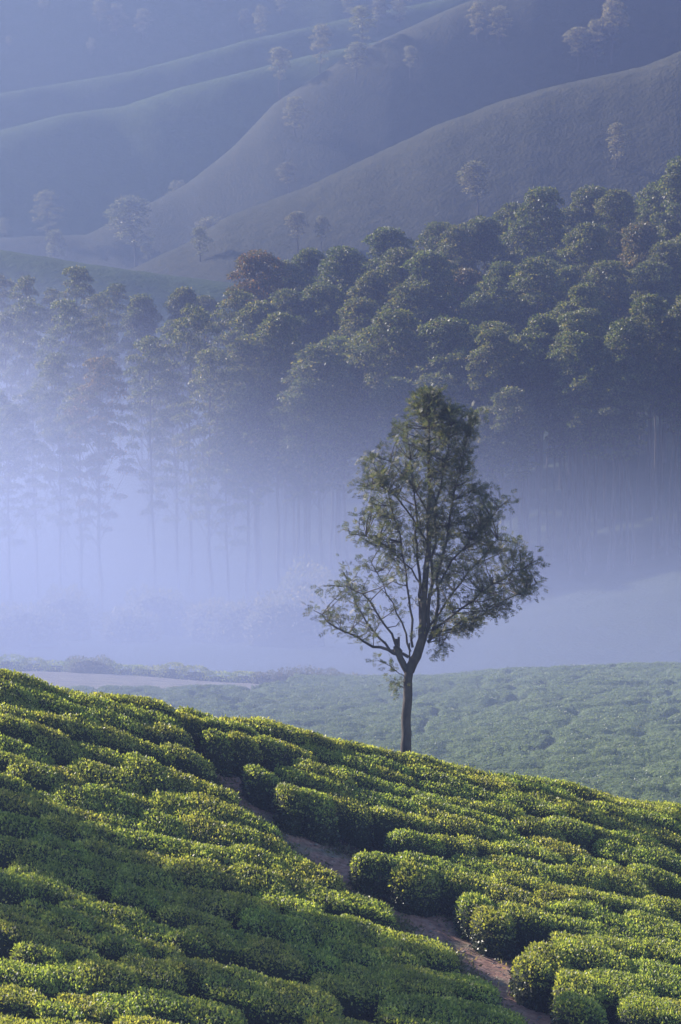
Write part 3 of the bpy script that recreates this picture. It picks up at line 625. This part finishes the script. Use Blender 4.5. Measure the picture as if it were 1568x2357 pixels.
# ------------------------------------------------------------------ slender pale trees on the far hills
pale = []
for k in range(4):
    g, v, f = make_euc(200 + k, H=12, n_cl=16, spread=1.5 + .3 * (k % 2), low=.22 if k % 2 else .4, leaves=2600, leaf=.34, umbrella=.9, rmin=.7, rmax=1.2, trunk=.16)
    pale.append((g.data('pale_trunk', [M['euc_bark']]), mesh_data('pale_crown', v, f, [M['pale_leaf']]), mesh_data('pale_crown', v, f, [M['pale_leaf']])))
FAR = [('A',645,108,196,'B2'),('A',735,55,152,'B2'),('A',835,12,106,'B2'),('A',818,96,192,'B2'),('A',945,104,186,'B2'),('A',680,222,312,'B2'),('A',665,372,448,'B2'),
       ('A',1100,4,98,'B2'),('A',1150,14,98,'B2'),('A',1330,62,172,'B2'),('A',1368,44,150,'B2'),('A',1408,0,146,'B2'),('A',1418,282,382,'A'),('A',1100,370,500,'A'),
       ('A',110,438,560,'B2'),('A',122,528,640,'B2'),('A',312,452,626,'B2'),('A',405,415,528,'B1'),('A',490,500,637,'B2'),('A',435,572,650,'B2'),('A',685,485,580,'A'),('A',740,495,575,'A'),
       ('A',600,12,92,'B3'),('A',560,20,80,'D'),('A',210,86,128,'D'),('A',270,8,84,'D'),('A',230,0,70,'D'),('A',330,20,90,'D'),('A',480,-20,34,'D'),('A',920,-15,62,'B3'),('A',870,-5,70,'B3'),('A',340,558,615,'B2'),
       ('A',20,84,112,'D'),('A',800,-30,32,'B3'),('A',100,-10,40,'D'),('A',650,-30,40,'D'),('A',10,500,560,'B1'),('A',460,520,600,'A')]
nm = {'A': 'near brown hill', 'B1': 'left green ridge', 'B2': 'middle brown spur', 'B3': 'high green ridge', 'D': 'rearmost hillside'}
cnt = {}
for k, (_, px, pt, pb_, key) in enumerate(sorted(FAR, key=lambda t: t[1])):
    X, Y, Z = hill_point(key, px, pb_); H = float(z_at(pt, Y)) - Z; H = max(H, 3.5)
    c = cnt.get(key, 0); cnt[key] = c + 1
    place_tree(pale[k % 4], False, (X, Y, Z - .3), H, k * 2.1, 1.6 + .25 * math.sin(k), 'hillside_tree', f'slender hazy tree on the {nm[key]}, {ordinal(c)} from left', 'tree', 'slender trees scattered over the far hills', H0=12)

# ------------------------------------------------------------------ the lone silver oak on the crest
def make_oak(loc_px, Yt, label, group=None, seed=5, at=None):
    r = np.random.default_rng(seed)
    base = np.array((P(loc_px, 1740, Yt)[0], Yt, 0.0)); base[2] = float(ground(base[0], Yt))
    def Q(px, py, dy=0.0):
        v = P(px, py, Yt); return np.array((v[0] - base[0], dy, v[2] - base[2]))
    g = Geo(); lg = Geo()
    S = F / Yt
    def limb(pts, r0, r1, sides=7, wig=.03, n=None):
        pts = np.asarray(pts, float); n = n or max(4, 3 * (len(pts) - 1) + 1); t = np.linspace(0, len(pts) - 1, n); k = np.arange(len(pts))
        q = np.stack([np.interp(t, k, pts[:, a]) for a in range(3)], 1)
        for _ in range(2): q[1:-1] = (q[:-2] + 2 * q[1:-1] + q[2:]) / 4
        q[1:-1] += r.normal(0, wig, (n - 2, 3)); g.tube(q, np.linspace(r0, r1, n), sides); return q
    gb = -0.3
    trunk = limb([(0.0, 0, gb), Q(934, 1700), Q(937, 1640), Q(939, 1580), Q(942, 1540)], .155, .125, 12, .012, 14)
    g.tube([(0, 0, gb), (0.0, 0, .75), Q(936, 1690)], [.22, .18, .14], 12)
    limb([Q(942, 1545), Q(955, 1520), Q(968, 1488), Q(975, 1460)], .15, .12, 10, .01)
    limb([Q(940, 1550), Q(926, 1525), Q(915, 1500), Q(912, 1488)], .11, .085, 8, .01)
    for sx, st in ((911, 1470), (917, 1466), (914, 1480)): g.tube([Q(sx, 1505, -.03), Q(sx + 1, st, -.03)], [.045, .036], 6)
    for sx, st in ((943, 1480), (925, 1515)): g.tube([Q(sx, 1530), Q(sx, st)], [.03, .02], 5)
    leader = limb([Q(972, 1470), Q(976, 1400), Q(982, 1300), Q(986, 1200, .1), Q(988, 1100), Q(986, 1000), Q(984, 905)], .115, .015, 8, .02, 22)
    stems = [leader]
    for pts, r0 in (([(972, 1462), (968, 1400), (966, 1320), (962, 1230), (955, 1140), (945, 1060)], .06), ([(980, 1460), (990, 1400), (992, 1320), (1000, 1220), (1015, 1120), (1030, 1030), (1040, 950)], .06),
                    ([(990, 1470), (1006, 1415), (1006, 1340), (1025, 1240), (1045, 1150), (1060, 1060), (1085, 960)], .055), ([(950, 1490), (945, 1430), (940, 1350), (925, 1250), (900, 1160), (880, 1070)], .04)):
        stems.append(limb([Q(a, b, r.uniform(-.4, .4) * (i > 2)) for i, (a, b) in enumerate(pts)], r0, .012, 6))
    limbs = [([(920, 1508), (880, 1490), (820, 1465), (770, 1440), (722, 1400)], .055), ([(940, 1512), (900, 1500), (860, 1462), (820, 1400), (790, 1320)], .05),
             ([(925, 1500), (890, 1440), (850, 1380), (800, 1340), (745, 1342)], .04), ([(945, 1500), (925, 1440), (890, 1370), (855, 1300)], .035),
             ([(985, 1478), (1010, 1455), (1090, 1425), (1170, 1385), (1238, 1345)], .05), ([(990, 1465), (1040, 1410), (1110, 1360), (1180, 1310), (1240, 1280)], .045),
             ([(988, 1470), (1030, 1460), (1070, 1448), (1088, 1440)], .025), ([(985, 1480), (1010, 1470), (1012, 1490)], .018),
             ([(990, 1440), (1050, 1360), (1100, 1300), (1150, 1240), (1205, 1265)], .035), ([(985, 1380), (1040, 1290), (1100, 1210), (1172, 1142)], .035),
             ([(980, 1360), (930, 1290), (870, 1250), (800, 1225)], .03), ([(935, 1560), (915, 1545), (870, 1520)], .012), ([(938, 1600), (925, 1570), (908, 1575)], .012),
             ([(985, 1250), (930, 1160), (880, 1110), (822, 1115)], .03), ([(985, 1180), (930, 1090), (880, 1050), (836, 1062)], .025)]
    limb_q = [limb([Q(a, b, (i / (len(pts) - 1)) * dy) for i, (a, b) in enumerate(pts)], r0, .010, 5, .03) for (pts, r0), dy in zip(limbs, [-.5, .6, -.9, .8, .3, -.7, .2, -.3, .9, -.8, .7, 0, -.1, -.6, .8])]
    # outline of the crown, half widths read per height
    OL = [(900, 958, 1012), (935, 945, 1035), (950, 928, 1108), (985, 895, 1092), (1020, 880, 1100), (1060, 835, 1080), (1110, 820, 1112), (1150, 832, 1172), (1180, 832, 1155), (1215, 792, 1135), (1250, 845, 1140), (1275, 868, 1240), (1310, 792, 1222), (1345, 745, 1246), (1370, 772, 1232), (1400, 720, 1175), (1430, 745, 1110), (1455, 800, 1062)]
    oy, ol, orr = map(np.array, zip(*OL))
    tips = []
    for _ in range(4000):
        if len(tips) >= 640: break
        y = r.uniform(903, 1455); l, rr = np.interp(y, oy, ol), np.interp(y, oy, orr); x = r.uniform(l + 6, rr - 6)
        if r.random() > (rr - l) / 330 + .12: continue
        if y > 1300 and 870 < x < 990 and r.random() < .6: continue
        if x < 900 and y > 1250 and r.random() < .08: continue
        half = (rr - l) / 2; dx = (x - (l + rr) / 2) / half
        dep = r.uniform(-1, 1) * math.sqrt(max(1 - dx * dx, 0.02)) * half / S * .85
        tips.append((x, y, dep))
    allq = np.vstack(stems + limb_q); lens = allq
    P0 = []
    for x, y, dep in tips:
        t = Q(x, y, dep); cand = allq[(allq[:, 2] < t[2] - 0.10)]
        if not len(cand): continue
        dd = np.linalg.norm((cand - t) * (1, 1, .55), axis=1) + np.abs(cand[:, 2] - (t[2] - .35)) * .25; b0 = cand[int(np.argmin(dd))]
        mid = (b0 + t) / 2 + (0, 0, -.05) + r.normal(0, .04, 3)
        L = np.linalg.norm(t - b0); g.tube([b0, mid, t], [.010 + .006 * L, .009 + .003 * L, .006], 4); P0.append((b0, mid, t))
    for q in limb_q + stems:
        m = len(q)
        for a in range(int(m * .45), m): P0.append((q[a - 1], (q[a - 1] + q[a]) / 2, q[a]))
    # fern-like sprays
    pos = []; dirs = []
    for b0, mid, t in P0:
        out = unit(t - b0); side_r = (t[0] > Q(985, 1000)[0]); ns = int(r.integers(12, 19) * (1.15 if side_r else .82) * (.85 if t[2] < Q(0, 1330)[2] and t[0] < 0 else 1))
        for _ in range(ns):
            u = r.random() ** .6; c = (mid * (1 - u) + t * u) + r.normal(0, .11, 3); pos.append(c); dirs.append(out * .9 + r.normal(0, .6, 3) + (0, 0, -.05))
    pos = np.array(pos); dirs = unit(np.array(dirs)); n = len(pos); LL = r.uniform(.12, .25, n)
    nrm = unit(r.normal(size=(n, 3)) + (0, 0, .8)); nrm = unit(nrm - dirs * (nrm * dirs).sum(1, keepdims=True)); sd = np.cross(dirs, nrm)
    for u in (.25, .5, .75):
        for s_ in (-1, 1):
            pp = pos + dirs * (LL * u)[:, None]; pp[:, 2] -= .25 * LL * u * u
            v, f = leaf_quads(pp, unit(dirs * .7 + sd * s_ * .8), nrm, LL * .42, LL * .11); lg.add(v, f)
    v, f = leaf_quads(pos + dirs * (LL * .8)[:, None] - (0, 0, .02), dirs, nrm, LL * .4, LL * .12); lg.add(v, f)
    v, f = leaf_quads(pos, dirs, nrm, LL, LL * .06); lg.add(v, f)
    root = empty('silver_oak', tuple(base)); tag(root, label, 'tree', group)
    tr = g.data('oak_trunk', [M['oak_bark']], True); cr = lg.data('oak_crown', [M['oak_leaf']])
    link_obj('trunk', tr, root); link_obj('crown', cr, root)
    return root, tr, cr
oak, oak_t, oak_c = make_oak(933, 80.0, 'lone silver oak with forked trunk and feathery crown standing on the crest')
# shade trees of the same kind just left of the view; their shadows fall across the near bushes
for k, (x, y, s_) in enumerate([(-18.8, 72.0, 1.0), (-20.4, 69.2, .9), (-26.5, 77.0, 1.1)]):
    o = empty('silver_oak', (x, y, float(ground(x, y)))); o.scale = (s_,) * 3; o.rotation_euler = (0, 0, 1.3 + k * 2)
    tag(o, ['silver oak shading the bushes from beyond the left edge', 'short silver oak beside the taller one beyond the left edge', 'silver oak farther up the slope beyond the left edge'][k], 'tree', 'silver oaks beyond the left edge')
    link_obj('trunk', oak_t, o); link_obj('crown', oak_c, o)

# ------------------------------------------------------------------ air: haze everywhere, mist lying in the valley
def box(name, lo, hi, mat):
    v = np.array([(x, y, z) for x in (lo[0], hi[0]) for y in (lo[1], hi[1]) for z in (lo[2], hi[2])], float)
    f = np.array([(0, 1, 3, 2), (4, 6, 7, 5), (0, 4, 5, 1), (2, 3, 7, 6), (0, 2, 6, 4), (1, 5, 7, 3)])
    return tag(link_obj(name, mesh_data(name, v, f, [mat])), kind='stuff')
m, nt, out = new_mat('haze_air'); pv = nt.nodes.new('ShaderNodeVolumePrincipled')
pv.inputs['Color'].default_value = (*HAZE_COLOR, 1); pv.inputs['Density'].default_value = HAZE_DENSITY; pv.inputs['Anisotropy'].default_value = 0.3
nt.links.new(pv.outputs[0], out.inputs['Volume'])
box('haze', (-560, -40, -60), (560, 1240, 118), m)

m, nt, out = new_mat('valley_mist'); N = nt.nodes; K = nt.links
tc = N.new('ShaderNodeTexCoord'); sep = N.new('ShaderNodeSeparateXYZ'); K.new(tc.outputs['Object'], sep.inputs[0])
def math_(op, a, b=None, c=None):
    n = N.new('ShaderNodeMath'); n.operation = op
    for i, x in enumerate((a, b, c)):
        if x is None: continue
        if isinstance(x, (int, float)): n.inputs[i].default_value = x
        else: K.new(x, n.inputs[i])
    return n.outputs[0]
def mrange(v, a, b, c, d, smooth=True):
    n = N.new('ShaderNodeMapRange'); n.interpolation_type = 'SMOOTHSTEP' if smooth else 'LINEAR'
    K.new(v, n.inputs[0]); n.inputs[1].default_value = a; n.inputs[2].default_value = b; n.inputs[3].default_value = c; n.inputs[4].default_value = d
    return n.outputs[0]
xx, yy, zz = sep.outputs
top = mrange(xx, -60, 22, 7.0, -9.0)                       # the mist's top lies higher on the left
no = N.new('ShaderNodeTexNoise'); no.inputs['Scale'].default_value = 0.028; no.inputs['Detail'].default_value = 4; K.new(tc.outputs['Object'], no.inputs['Vector'])
dz = math_('ADD', math_('SUBTRACT', zz, top), math_('MULTIPLY', math_('SUBTRACT', no.outputs[0], 0.5), 13))
hgt = mrange(dz, -27, 9, 1.0, 0.0)
hgt = math_('POWER', hgt, 1.7)
fr = mrange(yy, 84, 135, 0.0, 1.0); bk = mrange(yy, 290, 465, 1.0, 0.0); lf = math_('MAXIMUM', mrange(xx, -40, 32, 1.0, 0.34), math_('MAXIMUM', mrange(yy, 140, 200, 2.0, 0.2), mrange(yy, 195, 262, 0.95, 0.2)))
dens = math_('MULTIPLY', math_('MULTIPLY', hgt, fr), math_('MULTIPLY', bk, lf))
dens = math_('MULTIPLY', dens, 0.0155)
pv = N.new('ShaderNodeVolumePrincipled'); pv.inputs['Color'].default_value = (*MIST_COLOR, 1); pv.inputs['Anisotropy'].default_value = 0.35
K.new(dens, pv.inputs['Density']); K.new(pv.outputs[0], out.inputs['Volume'])
box('mist', (-120, 84, -45), (120, 465, 14), m)
# thin veil added to brighten the haze before the far hills on the left
m, nt, out = new_mat('hill_glow_mist'); N = nt.nodes; K = nt.links
tc = N.new('ShaderNodeTexCoord'); sep = N.new('ShaderNodeSeparateXYZ'); K.new(tc.outputs['Object'], sep.inputs[0])
xx, yy, zz = sep.outputs
dens = math_('MULTIPLY', math_('MULTIPLY', mrange(xx, -70, 65, 1, 0), mrange(xx, -300, -200, 0, 1)), math_('MULTIPLY', mrange(yy, 330, 430, 0, 1), mrange(yy, 480, 620, 1, 0)))
dens = math_('MULTIPLY', math_('MULTIPLY', dens, mrange(zz, 40, 100, 1, 0)), math_('MULTIPLY', mrange(zz, -40, -10, 0, 1), 0.0024))
pv = N.new('ShaderNodeVolumePrincipled'); pv.inputs['Color'].default_value = (0.33, 0.42, 0.62, 1); pv.inputs['Anisotropy'].default_value = 0.35
K.new(dens, pv.inputs['Density']); K.new(pv.outputs[0], out.inputs['Volume'])
box('mist', (-300, 330, -40), (70, 620, 100), m)
